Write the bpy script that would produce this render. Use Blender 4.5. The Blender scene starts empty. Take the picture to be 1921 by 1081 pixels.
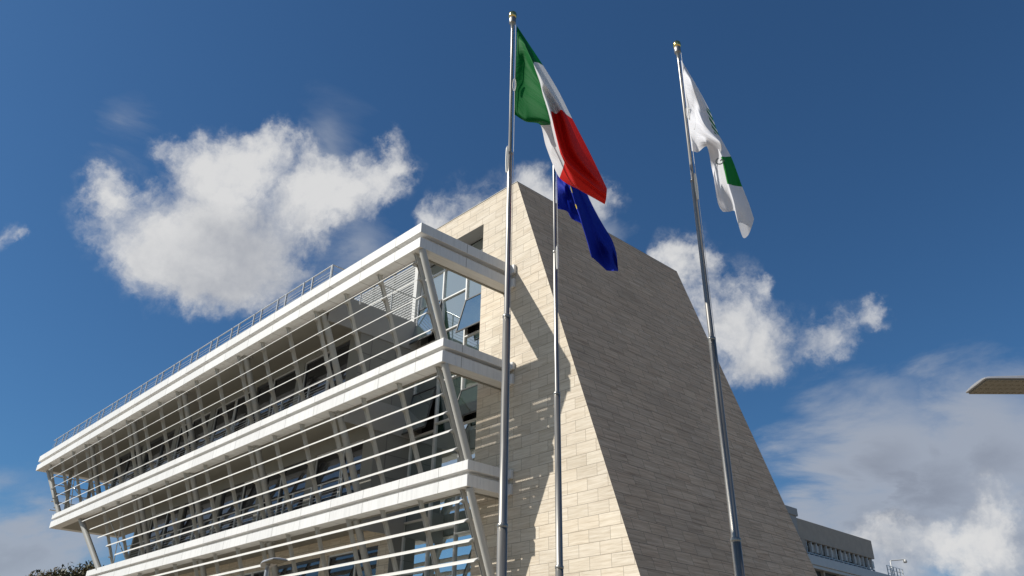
import bpy, bmesh, math, random
from mathutils import Vector, Matrix
random.seed(7)
SC = bpy.context.scene
COL = SC.collection

# ------------------------------------------------------------------ camera
F_PX, YAW, PIT, ROL = 1470.67, -0.801044135, 0.500640352, 0.0166330979
SH = math.tan(0.0355707633)          # the side walls run 2 degrees off square
EYE = 1.6
_cy, _sy, _cp, _sp = math.cos(YAW), math.sin(YAW), math.cos(PIT), math.sin(PIT)
FWD = Vector((_sy*_cp, _cy*_cp, _sp))
_r0 = Vector((_cy, -_sy, 0)); _u0 = _r0.cross(FWD)
RGT = math.cos(ROL)*_r0 + math.sin(ROL)*_u0
UPV = -math.sin(ROL)*_r0 + math.cos(ROL)*_u0
cd = bpy.data.cameras.new('camera'); cam = bpy.data.objects.new('camera', cd); COL.objects.link(cam)
cam.matrix_world = Matrix(((RGT.x, UPV.x, -FWD.x, 0), (RGT.y, UPV.y, -FWD.y, 0), (RGT.z, UPV.z, -FWD.z, EYE), (0, 0, 0, 1)))
cd.sensor_width = 36; cd.lens = F_PX/1921*36; cd.clip_end = 5000; cd.clip_start = 0.05
SC.camera = cam

def ray(px, py):                      # direction through a point of the photograph (surveying aid)
    return (px-960)/F_PX*RGT - (py-540)/F_PX*UPV + FWD

# ------------------------------------------------------------------ light
SUN_TO = Vector((-0.414, -0.620, 0.688)).normalized()
SUN_EL = math.asin(SUN_TO.z); SUN_AZ = math.atan2(SUN_TO.x, SUN_TO.y)
sd = bpy.data.lights.new('sun', 'SUN'); so = bpy.data.objects.new('sun', sd); COL.objects.link(so)
sd.energy = 5.0; sd.angle = math.radians(0.5); sd.color = (1.0, 0.962, 0.89)
so.rotation_euler = (-SUN_TO).to_track_quat('-Z', 'Y').to_euler()
SC.view_settings.view_transform = 'Standard'; SC.view_settings.look = 'None'
SC.view_settings.gamma = 1; SC.view_settings.use_curve_mapping = False
SC.view_settings.exposure = 0.30

# ------------------------------------------------------------------ node helper
class NT:
    def __init__(s, tree): s.t = tree; s.n = tree.nodes; s.l = tree.links
    def node(s, typ, ins=None, **props):
        n = s.n.new(typ)
        for k, v in props.items(): setattr(n, k, v)
        for k, v in (ins or {}).items():
            i = n.inputs[k]
            if isinstance(v, bpy.types.NodeSocket): s.l.new(v, i)
            else: i.default_value = v
        return n
    def math(s, op, a, b=0.0, c=0.0, clamp=False):
        return s.node('ShaderNodeMath', {0: a, 1: b, 2: c}, operation=op, use_clamp=clamp).outputs[0]
    def vmath(s, op, a, b=(0, 0, 0)):
        n = s.node('ShaderNodeVectorMath', {0: a, 1: b}, operation=op)
        return n.outputs['Value'] if op in ('DISTANCE', 'LENGTH', 'DOT_PRODUCT') else n.outputs[0]
    def mix(s, fac, a, b, blend='MIX'):
        n = s.n.new('ShaderNodeMix'); n.data_type = 'RGBA'; n.blend_type = blend
        for i, v in ((0, fac), (6, a), (7, b)):
            if isinstance(v, bpy.types.NodeSocket): s.l.new(v, n.inputs[i])
            else: n.inputs[i].default_value = v if i == 0 else (*v[:3], 1)
        return n.outputs[2]
    def ramp(s, fac, stops, interp='LINEAR'):
        n = s.n.new('ShaderNodeValToRGB'); s.l.new(fac, n.inputs[0]); r = n.color_ramp; r.interpolation = interp
        while len(r.elements) < len(stops): r.elements.new(0.5)
        for e, (p, c) in zip(r.elements, stops): e.position = p; e.color = (*c, 1) if len(c) == 3 else c
        return n.outputs[0]
    def smooth(s, v, a, b, lo=0.0, hi=1.0):
        return s.node('ShaderNodeMapRange', {0: v, 1: a, 2: b, 3: lo, 4: hi}, interpolation_type='SMOOTHSTEP').outputs[0]

# ------------------------------------------------------------------ sky with clouds
CLOUDS = [  # surveyed bearings of the cloud puffs: x, y, radius (photo pixels turned into directions below), weight
 (235,385,82,1),(425,455,100,1),(370,470,80,.8),(305,425,105,1),(400,325,72,1),(425,425,120,1),(525,405,105,1),(600,385,85,1),(675,330,62,1),(732,275,36,1),
 (645,390,60,.8),(410,520,62,.8),(500,495,80,.9),(300,495,60,.8),(212,345,44,1),(560,320,50,.9),(705,300,40,1),(460,290,45,.9),(345,300,50,.9),
 (650,470,40,.45),(590,500,60,.45),
 (845,375,62,1),(920,355,62,1),(1000,345,52,1),(1065,385,55,1),(800,402,36,.9),(1115,398,36,.9),(1010,400,80,1),
 (1240,480,45,1),(1290,485,50,1),(1345,535,85,1),(1405,610,82,1),(1480,625,62,1),(1560,625,52,1),(1615,595,52,1),(1440,525,26,.9),
 (1640,575,28,.9),(1350,620,75,1),(1430,660,52,.9),(1330,480,36,1),(1540,655,40,.7),(1260,530,60,1),
 (15,502,34,.85),(52,495,22,.8),
 (1850,970,58,1),(1910,1000,64,1),(1785,1020,60,1),(1705,1012,52,1),(1645,1020,50,1),(1820,1060,60,1),(1570,1015,42,.9),(1640,1075,70,1),(1760,1090,80,1),(1880,1085,90,1),(1530,985,26,.8),
]
STRATUS = [(1650,880,150,.9),(1850,850,150,.9),(1560,915,115,.85),(1940,800,90,.6),(1760,860,120,.8),(1760,930,150,1),(1930,900,140,.9),(1480,940,80,.7),(1690,920,70,1.2),(1500,1010,90,.8),(1640,1000,110,.9),(1860,1020,140,.9),
 (70,1010,110,.75),(0,1050,120,.8),(120,960,55,.5),(30,930,50,.4),(640,480,80,.45),(600,260,60,.3),(1100,420,60,.5),(250,250,50,.25)]
world = bpy.data.worlds.new('World'); SC.world = world; world.use_nodes = True
wt = world.node_tree; wt.nodes.clear()
grp = bpy.data.node_groups.new('cloud_density', 'ShaderNodeTree')
grp.interface.new_socket('Vector', in_out='INPUT', socket_type='NodeSocketVector')
grp.interface.new_socket('Density', in_out='OUTPUT', socket_type='NodeSocketFloat'); grp.interface.new_socket('Body', in_out='OUTPUT', socket_type='NodeSocketFloat')
g = NT(grp); gi = g.n.new('NodeGroupInput'); go = g.n.new('NodeGroupOutput')
d0 = gi.outputs[0]
w1 = g.node('ShaderNodeTexNoise', {'Vector': d0, 'Scale': 7.0, 'Detail': 7.0, 'Roughness': 0.62})
w1v = g.vmath('MULTIPLY', g.vmath('SUBTRACT', w1.outputs['Color'], (0.5, 0.5, 0.5)), (0.17, 0.17, 0.17))
dw = g.vmath('ADD', d0, w1v)
acc = None
for (cx, cy, cr, cw) in CLOUDS:
    c = ray(cx, cy); rr = (ray(cx+cr, cy).normalized() - c.normalized()).length*0.5 + (ray(cx, cy+cr).normalized() - c.normalized()).length*0.5
    c.normalize()
    dist = g.vmath('DISTANCE', dw, tuple(c))
    q_ = g.math('MULTIPLY', dist, 1.0/(rr*1.56)); q_ = g.math('SUBTRACT', 1.0, g.math('MULTIPLY', q_, q_), clamp=True)
    f = g.math('MULTIPLY', g.math('MULTIPLY', q_, q_), cw)
    acc = f if acc is None else g.math('ADD', acc, f)
n2 = g.node('ShaderNodeTexNoise', {'Vector': g.vmath('ADD', d0, g.vmath('MULTIPLY', w1v, (.5, .5, .5))), 'Scale': 13.0, 'Detail': 10.0, 'Roughness': 0.60, 'Lacunarity': 2.15})
nz = g.math('MULTIPLY', g.math('SUBTRACT', n2.outputs['Fac'], 0.5), 4.6)
gate = g.math('MULTIPLY', g.smooth(acc, 0.0, 0.9), g.smooth(acc, 0.8, 3.0, 1.0, 0.45))
den = g.math('ADD', acc, g.math('MULTIPLY', nz, gate))
g.l.new(den, go.inputs[0]); g.l.new(acc, go.inputs[1])
w = NT(wt)
tc = w.node('ShaderNodeTexCoord')
dirv = w.vmath('NORMALIZE', tc.outputs['Generated'])
sky = w.node('ShaderNodeTexSky', sky_type='NISHITA', sun_disc=False, sun_elevation=SUN_EL, sun_rotation=SUN_AZ,
             altitude=0.0, air_density=1.0, dust_density=0.7, ozone_density=2.2)
def cloud(vec):
    n = w.n.new('ShaderNodeGroup'); n.node_tree = grp; w.l.new(vec, n.inputs[0]); return n.outputs
tow = (SUN_TO*0.45 + Vector((0, 0, 1))*0.7).normalized()
dA, bA = cloud(dirv)
dB, bB = cloud(w.vmath('ADD', dirv, tuple(tow*0.075)))
above = w.math('ADD', w.math('MULTIPLY', bB, 0.75), w.math('MULTIPLY', dB, 0.25))
shade = w.math('ADD', w.smooth(above, -0.5, 3.8, 1.0, 0.36), w.math('MULTIPLY', w.math('SUBTRACT', dA, bA), 0.17))
amax = w.node('ShaderNodeMapRange', {0: shade, 1: 0.4, 2: 1.05, 3: 3.0, 4: 2.3}).outputs[0]
alpha = w.node('ShaderNodeMapRange', {0: dA, 1: 0.15, 2: amax, 3: 0.0, 4: 0.97}, interpolation_type='SMOOTHSTEP').outputs[0]
ccol = w.ramp(shade, [(0.0, (.25, .28, .35)), (0.3, (.40, .43, .50)), (0.6, (.59, .61, .655)), (0.85, (.76, .77, .79)), (1.0, (.92, .92, .92))])
ccol = w.node('ShaderNodeVectorMath', {0: ccol, 'Scale': 12.6}, operation='SCALE').outputs[0]
ADDED_VEIL = [((-.72, -.55, .50), .5, .9), ((-.35, -.85, .40), .45, .8), ((.1, -.9, .35), .4, .8), ((-.9, -.3, .22), .3, .7), ((.6, -.6, .45), .45, .6)]
# thin layer cloud low on the right and left, and an added unseen veil that brightens the glass reflections
mpv = w.node('ShaderNodeMapping', {'Vector': dirv, 'Scale': (1, 1, 2.6)})
sn = w.node('ShaderNodeTexNoise', {'Vector': mpv.outputs[0], 'Scale': 5.0, 'Detail': 9.0, 'Roughness': 0.6, 'Distortion': 0.4})
sw = w.vmath('ADD', dirv, w.vmath('MULTIPLY', w.vmath('SUBTRACT', sn.outputs['Color'], (.5, .5, .5)), (.22, .22, .12)))
acc = None
for (cx, cy, cr, cw) in STRATUS:
    c = ray(cx, cy); rr = (ray(cx+cr, cy).normalized() - c.normalized()).length*0.5 + (ray(cx, cy+cr).normalized() - c.normalized()).length*0.5
    c.normalize()
    f = w.math('MULTIPLY', w.math('MULTIPLY_ADD', w.vmath('DISTANCE', sw, tuple(c)), -1.0/(rr*1.5), 1.0, clamp=True), cw)
    acc = f if acc is None else w.math('MAXIMUM', acc, f)
veil = None
for (vd, rr, cw) in ADDED_VEIL:
    f = w.math('MULTIPLY', w.math('MULTIPLY_ADD', w.vmath('DISTANCE', sw, tuple(Vector(vd).normalized())), -1.0/rr, 1.0, clamp=True), cw)
    veil = f if veil is None else w.math('MAXIMUM', veil, f)
valpha = w.smooth(w.math('ADD', veil, w.math('MULTIPLY', w.math('SUBTRACT', sn.outputs['Fac'], 0.5), 0.8)), 0.1, 0.8, 0.0, 0.85)
sden = w.math('ADD', acc, w.math('MULTIPLY', w.math('MULTIPLY', w.math('SUBTRACT', sn.outputs['Fac'], 0.5), 0.9), w.smooth(acc, 0, .3)))
salpha = w.smooth(sden, -0.02, 0.55, 0.0, 0.86)
scol = w.ramp(w.smooth(sden, .25, 1.05), [(0.0, (.47, .52, .61)), (0.4, (.47, .51, .59)), (1.0, (.36, .385, .45))])
scol = w.node('ShaderNodeVectorMath', {0: scol, 'Scale': 13.0}, operation='SCALE').outputs[0]
skc = w.mix(1.0, sky.outputs[0], (0.56, 1.01, 1.36), 'MULTIPLY')
skyc = w.mix(alpha, w.mix(salpha, w.mix(w.math('MULTIPLY', valpha, w.smooth(veil, 0, .1)), skc, (8.2, 8.8, 9.8)), scol), ccol)
bg = w.node('ShaderNodeBackground', {'Color': skyc, 'Strength': 0.05})
wo = w.n.new('ShaderNodeOutputWorld'); w.l.new(bg.outputs[0], wo.inputs[0])

# ------------------------------------------------------------------ materials
MATS = {}
def new_mat(name):
    m = bpy.data.materials.new(name); m.use_nodes = True; nt = NT(m.node_tree)
    b = m.node_tree.nodes['Principled BSDF']; MATS[name] = m
    return m, nt, b
def simple(name, col, rough=0.5, metal=0.0, var=0.08, scale=6.0, bump=0.0, spec=0.5):
    m, t, b = new_mat(name)
    o = t.node('ShaderNodeTexCoord')
    n = t.node('ShaderNodeTexNoise', {'Vector': o.outputs['Object'], 'Scale': scale, 'Detail': 6.0, 'Roughness': 0.6})
    f = t.node('ShaderNodeMapRange', {0: n.outputs['Fac'], 1: 0.25, 2: 0.75, 3: 1-var, 4: 1+var}).outputs[0]
    c = t.node('ShaderNodeVectorMath', {0: (*col,), 'Scale': f}, operation='SCALE')
    t.l.new(c.outputs[0], b.inputs['Base Color'])
    b.inputs['Metallic'].default_value = metal; b.inputs['Specular IOR Level'].default_value = spec
    r = t.math('MULTIPLY', f, rough); t.l.new(r, b.inputs['Roughness'])
    if bump:
        bp = t.node('ShaderNodeBump', {'Height': n.outputs['Fac'], 'Strength': bump, 'Distance': 0.01}); t.l.new(bp.outputs[0], b.inputs['Normal'])
    return m
simple('steel_paint', (0.43, 0.42, 0.385), 0.42, 0, 0.05, 3)
simple('column_paint', (0.36, 0.355, 0.33), 0.45, 0, 0.05, 3)
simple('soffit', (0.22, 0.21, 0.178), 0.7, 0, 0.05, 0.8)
simple('panel_grey', (0.28, 0.275, 0.262), 0.55, 0, 0.05, 1.0)
simple('panel_dark', (0.20, 0.195, 0.178), 0.55, 0, 0.06, 1.0)
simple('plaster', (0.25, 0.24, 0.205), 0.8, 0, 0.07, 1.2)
simple('frame_dark', (0.075, 0.075, 0.075), 0.4, 0.3, 0.1, 4)
simple('frame_light', (0.62, 0.61, 0.58), 0.4, 0.2, 0.06, 4)
simple('rail_steel', (0.55, 0.55, 0.54), 0.35, 0.6, 0.08, 8)
simple('gold', (0.78, 0.56, 0.20), 0.16, 1.0, 0.06, 30)
simple('rope', (0.62, 0.61, 0.57), 0.8, 0, 0.1, 60)
simple('lamp_grey', (0.36, 0.36, 0.37), 0.35, 0.35, 0.06, 12)
simple('lamp_under', (0.20, 0.18, 0.14), 0.6, 0, 0.12, 14)
simple('gravel_roof', (0.28, 0.275, 0.26), 0.9, 0, 0.2, 20)
simple('bark', (0.11, 0.085, 0.06), 0.9, 0, 0.3, 8, 0.6)
simple('white_paint', (0.54, 0.53, 0.50), 0.4, 0, 0.03, 8)
simple('far_stone', (0.34, 0.305, 0.26), 0.8, 0, 0.12, 1.5)
simple('far_metal', (0.44, 0.45, 0.46), 0.5, 0.2, 0.08, 2)
simple('deck_dark', (0.13, 0.125, 0.12), 0.8, 0, 0.15, 5)
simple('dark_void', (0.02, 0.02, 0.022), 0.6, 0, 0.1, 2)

def cladding():                        # white coated panels with butt joints every 2.13 m, faint rain marks
    m, t, b = new_mat('white_cladding')
    uv = t.node('ShaderNodeUVMap').outputs[0]
    s = t.node('ShaderNodeSeparateXYZ', {0: uv})
    fx = t.math('FRACT', t.math('MULTIPLY', t.math('ADD', s.outputs[0], 0.3), 1/2.135))
    joint = t.math('LESS_THAN', t.math('ABSOLUTE', t.math('SUBTRACT', fx, 0.5)), 0.006)
    pid = t.math('FLOOR', t.math('MULTIPLY', t.math('ADD', s.outputs[0], 0.3+1.0675), 1/2.135))
    wn = t.node('ShaderNodeTexWhiteNoise', {'W': pid}, noise_dimensions='1D')
    tone = t.node('ShaderNodeMapRange', {0: wn.outputs['Value'], 1: 0, 2: 1, 3: 0.955, 4: 1.03}).outputs[0]
    mp = t.node('ShaderNodeMapping', {'Vector': uv, 'Scale': (9, 0.7, 1)})
    st = t.node('ShaderNodeTexNoise', {'Vector': mp.outputs[0], 'Scale': 1.0, 'Detail': 5.0, 'Roughness': 0.65})
    st2 = t.node('ShaderNodeMapRange', {0: st.outputs['Fac'], 1: 0.45, 2: 0.85, 3: 1.0, 4: 0.78}).outputs[0]
    k = t.math('MULTIPLY', tone, st2)
    c = t.node('ShaderNodeVectorMath', {0: (0.68, 0.672, 0.65), 'Scale': k}, operation='SCALE').outputs[0]
    cc = t.mix(joint, c, (0.30, 0.29, 0.27))
    t.l.new(cc, b.inputs['Base Color']); b.inputs['Roughness'].default_value = 0.5
cladding()

def stone(name, rough_shaded):
    m, t, b = new_mat(name)
    uv = t.node('ShaderNodeUVMap').outputs[0]
    wob = t.node('ShaderNodeTexNoise', {'Vector': uv, 'Scale': 3.0, 'Detail': 3.0})
    wv = t.vmath('MULTIPLY', t.vmath('SUBTRACT', wob.outputs['Color'], (.5, .5, .5)), (0.010, 0.010, 0))
    uvw = t.vmath('ADD', uv, wv)
    br = t.node('ShaderNodeTexBrick', {'Vector': uvw, 'Color1': (0, 0, 0, 1), 'Color2': (1, 1, 1, 1), 'Mortar': (.5, .5, .5, 1), 'Scale': 1.0,
                'Mortar Size': 0.0068 if not rough_shaded else 0.007, 'Mortar Smooth': 0.15, 'Bias': 0.0, 'Brick Width': 0.80, 'Row Height': 0.38},
                offset=0.5, offset_frequency=2, squash=1.0)
    tint = br.outputs['Color']; mort = br.outputs['Fac']
    # veins of the travertine: stretched along the course, phase changing from block to block
    ph = t.node('ShaderNodeCombineXYZ', {2: t.math('MULTIPLY', tint, 7.0)}).outputs[0]
    mp = t.node('ShaderNodeMapping', {'Vector': t.vmath('ADD', uvw, ph), 'Scale': (1.1, 17.0, 1) if not rough_shaded else (0.62, 15.0, 1)})
    v1 = t.node('ShaderNodeTexNoise', {'Vector': mp.outputs[0], 'Scale': 1.0, 'Detail': 8.0, 'Roughness': 0.68, 'Distortion': 0.5})
    mp2 = t.node('ShaderNodeMapping', {'Vector': t.vmath('ADD', uvw, ph), 'Scale': (5, 42.0, 1)})
    v2 = t.node('ShaderNodeTexNoise', {'Vector': mp2.outputs[0], 'Scale': 1.0, 'Detail': 5.0, 'Roughness': 0.7})
    big = t.node('ShaderNodeTexNoise', {'Vector': uv, 'Scale': 0.32, 'Detail': 4.0, 'Roughness': 0.6})
    if not rough_shaded:
        col = t.ramp(v1.outputs['Fac'], [(0.24, (0.36, 0.295, 0.215)), (0.42, (0.54, 0.475, 0.38)), (0.58, (0.63, 0.57, 0.475)), (0.8, (0.70, 0.65, 0.565))])
        tc_ = t.ramp(tint, [(0.0, (0.90, 0.87, 0.83)), (0.35, (1.0, 0.98, 0.96)), (0.7, (1.0, 0.96, 0.91)), (1.0, (1.05, 1.04, 1.02))])
        pits = t.smooth(v2.outputs['Fac'], 0.63, 0.74)
        mcol = (0.17, 0.135, 0.10)
    else:  # shaded side's copy of the stone: colour lifted and warmed against blue skylight
        col = t.ramp(v1.outputs['Fac'], [(0.25, (0.25, 0.165, 0.108)), (0.42, (0.57, 0.41, 0.28)), (0.60, (0.74, 0.555, 0.39)), (0.8, (0.86, 0.70, 0.53))])
        tc_ = t.ramp(tint, [(0.0, (0.93, 0.90, 0.87)), (0.35, (1.0, 0.97, 0.95)), (0.7, (1.02, 0.97, 0.93)), (1.0, (1.06, 1.02, 0.98))])
        pits = t.smooth(v2.outputs['Fac'], 0.57, 0.70)
        mcol = (0.19, 0.14, 0.10)
    col = t.mix(1.0, col, tc_, 'MULTIPLY')
    bigf = t.node('ShaderNodeMapRange', {0: big.outputs['Fac'], 1: .3, 2: .7, 3: .9, 4: 1.08}).outputs[0]
    col = t.node('ShaderNodeVectorMath', {0: col, 'Scale': bigf}, operation='SCALE').outputs[0]
    col = t.mix(t.math('MULTIPLY', pits, 0.45), col, mcol)
    col = t.mix(t.math('MULTIPLY', mort, 0.8), col, mcol)
    t.l.new(col, b.inputs['Base Color']); b.inputs['Roughness'].default_value = 0.8; b.inputs['Specular IOR Level'].default_value = 0.3
    h = t.math('SUBTRACT', t.math('ADD', t.math('MULTIPLY', v1.outputs['Fac'], 0.6), t.math('MULTIPLY', v2.outputs['Fac'], 0.4)), t.math('MULTIPLY', mort, 0.6))
    bp = t.node('ShaderNodeBump', {'Height': h, 'Strength': 0.35 if not rough_shaded else 0.8, 'Distance': 0.02}); t.l.new(bp.outputs[0], b.inputs['Normal'])
stone('travertine', False); stone('split_travertine_shaded', True)

def glass(name, base, refl, tint):
    m, t, b = new_mat(name)
    o = t.node('ShaderNodeTexCoord')
    n = t.node('ShaderNodeTexNoise', {'Vector': o.outputs['Object'], 'Scale': 0.55, 'Detail': 2.0})
    bp = t.node('ShaderNodeBump', {'Height': n.outputs['Fac'], 'Strength': 0.05, 'Distance': 0.2})
    n3 = t.node('ShaderNodeTexNoise', {'Vector': o.outputs['Object'], 'Scale': 0.7, 'Detail': 4.0})
    c = t.mix(n3.outputs['Fac'], tuple(x*0.5 for x in base), tuple(x*1.5 for x in base))
    df = t.node('ShaderNodeBsdfDiffuse', {'Color': c})
    gl = t.node('ShaderNodeBsdfGlossy', {'Color': (*tint, 1), 'Roughness': 0.012, 'Normal': bp.outputs[0]})
    lw = t.node('ShaderNodeFresnel', {'IOR': 1.5})
    fac = t.math('ADD', t.math('MULTIPLY', lw.outputs[0], 0.9), refl, clamp=True)
    mx = t.node('ShaderNodeMixShader', {0: fac, 1: df.outputs[0], 2: gl.outputs[0]})
    t.l.new(mx.outputs[0], t.n['Material Output'].inputs[0])
glass('window_glass', (0.014, 0.0135, 0.015), 0.06, (0.88, 0.93, 1.0))
glass('green_glass', (0.030, 0.060, 0.047), 0.56, (0.92, 0.98, 1.0))

def pole_steel():
    m, t, b = new_mat('brushed_steel')
    o = t.node('ShaderNodeTexCoord')
    mp = t.node('ShaderNodeMapping', {'Vector': o.outputs['Object'], 'Scale': (60, 60, 1.5)})
    n = t.node('ShaderNodeTexNoise', {'Vector': mp.outputs[0], 'Scale': 1.0, 'Detail': 5.0})
    c = t.ramp(n.outputs['Fac'], [(0.3, (0.22, 0.21, 0.192)), (0.7, (0.33, 0.315, 0.288))])
    t.l.new(c, b.inputs['Base Color']); b.inputs['Metallic'].default_value = 0.75
    r = t.node('ShaderNodeMapRange', {0: n.outputs['Fac'], 1: .3, 2: .7, 3: .30, 4: .44}).outputs[0]; t.l.new(r, b.inputs['Roughness'])
pole_steel()

def cloth(name, build):
    m, t, b = new_mat(name)
    uv = t.node('ShaderNodeUVMap').outputs[0]
    s = t.node('ShaderNodeSeparateXYZ', {0: uv}); col = build(t, s.outputs[0], s.outputs[1], uv)
    wv = t.node('ShaderNodeTexNoise', {'Vector': t.node('ShaderNodeMapping', {'Vector': uv, 'Scale': (5, 26, 1), 'Rotation': (0, 0, 0.5)}).outputs[0], 'Scale': 1.0, 'Detail': 4.0, 'Distortion': 0.8})
    bp = t.node('ShaderNodeBump', {'Height': wv.outputs['Fac'], 'Strength': 0.2, 'Distance': 0.05})
    df = t.node('ShaderNodeBsdfPrincipled', {'Base Color': col, 'Roughness': 0.7, 'Normal': bp.outputs[0]})
    df.inputs['Specular IOR Level'].default_value = 0.15
    tr = t.node('ShaderNodeBsdfTranslucent', {'Color': col, 'Normal': bp.outputs[0]})
    mx = t.node('ShaderNodeMixShader', {0: 0.28, 1: df.outputs[0], 2: tr.outputs[0]})
    t.l.new(mx.outputs[0], t.n['Material Output'].inputs[0])
def it_col(t, u, v, uv):
    return t.ramp(u, [(0.0, (0.002, 0.12, 0.022)), (0.3333, (0.72, 0.72, 0.73)), (0.6667, (0.62, 0.018, 0.012))], 'CONSTANT')
def eu_col(t, u, v, uv):
    c = t.mix(0.0, (0.010, 0.026, 0.32), (0, 0, 0))
    for (a, b_, r) in ((0.445, 0.49, .030), (0.485, 0.50, .030), (0.585, 0.51, .030)):
        p = t.vmath('MULTIPLY', t.vmath('SUBTRACT', uv, (a, b_, 0)), (1.5, 1.0, 0))
        c = t.mix(t.math('LESS_THAN', t.vmath('LENGTH', p), r), c, (0.80, 0.60, 0.05))
    return c
def white_col(t, u, v, uv):
    c = t.mix(0.0, (0.70, 0.70, 0.73), (0, 0, 0))
    def rng(x, a, b_): return t.math('MULTIPLY', t.math('GREATER_THAN', x, a), t.math('LESS_THAN', x, b_))
    blk = t.math('MULTIPLY', rng(u, 0.69, 0.845), rng(v, -0.1, 0.47))
    c = t.mix(blk, c, (0.012, 0.19, 0.025))
    dg = t.math('FRACT', t.math('MULTIPLY', t.math('ADD', u, t.math('MULTIPLY', v, 0.25)), 22.0))
    stp = t.math('MULTIPLY', t.math('MULTIPLY', rng(u, 0.40, 0.57), rng(v, -0.1, 0.17)), t.math('LESS_THAN', dg, 0.6))
    c = t.mix(stp, c, (0.012, 0.16, 0.02))
    p = t.vmath('LENGTH', t.vmath('MULTIPLY', t.vmath('SUBTRACT', uv, (0.12, 0.60, 0)), (1.6, 1.0, 0)))
    ring = t.math('MULTIPLY', rng(p, 0.148, 0.155), t.math('GREATER_THAN', u, 0.14))
    return t.mix(t.math('MULTIPLY', ring, 0.8), c, (0.15, 0.16, 0.16))
cloth('tricolour_cloth', it_col); cloth('blue_cloth', eu_col); cloth('white_cloth', white_col)
simple('black_print', (0.02, 0.03, 0.03), 0.6)

def leaf_mat():
    m, t, b = new_mat('leaf')
    o = t.node('ShaderNodeObjectInfo'); gm = t.node('ShaderNodeNewGeometry')
    n = t.node('ShaderNodeTexNoise', {'Vector': gm.outputs['Position'], 'Scale': 1.1, 'Detail': 3.0})
    c = t.ramp(n.outputs['Fac'], [(0.3, (0.035, 0.045, 0.014)), (0.5, (0.075, 0.07, 0.022)), (0.7, (0.13, 0.075, 0.028))])
    t.l.new(c, b.inputs['Base Color']); b.inputs['Roughness'].default_value = 0.6
leaf_mat()
def paving():
    m, t, b = new_mat('paving')
    o = t.node('ShaderNodeTexCoord')
    br = t.node('ShaderNodeTexBrick', {'Vector': o.outputs['Object'], 'Color1': (0.21, 0.175, 0.13, 1), 'Color2': (0.26, 0.22, 0.165, 1), 'Mortar': (0.14, 0.13, 0.12, 1),
                'Scale': 1.0, 'Mortar Size': 0.012, 'Brick Width': 1.2, 'Row Height': 0.6})
    t.l.new(br.outputs['Color'], b.inputs['Base Color']); b.inputs['Roughness'].default_value = 0.85
paving()

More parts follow.
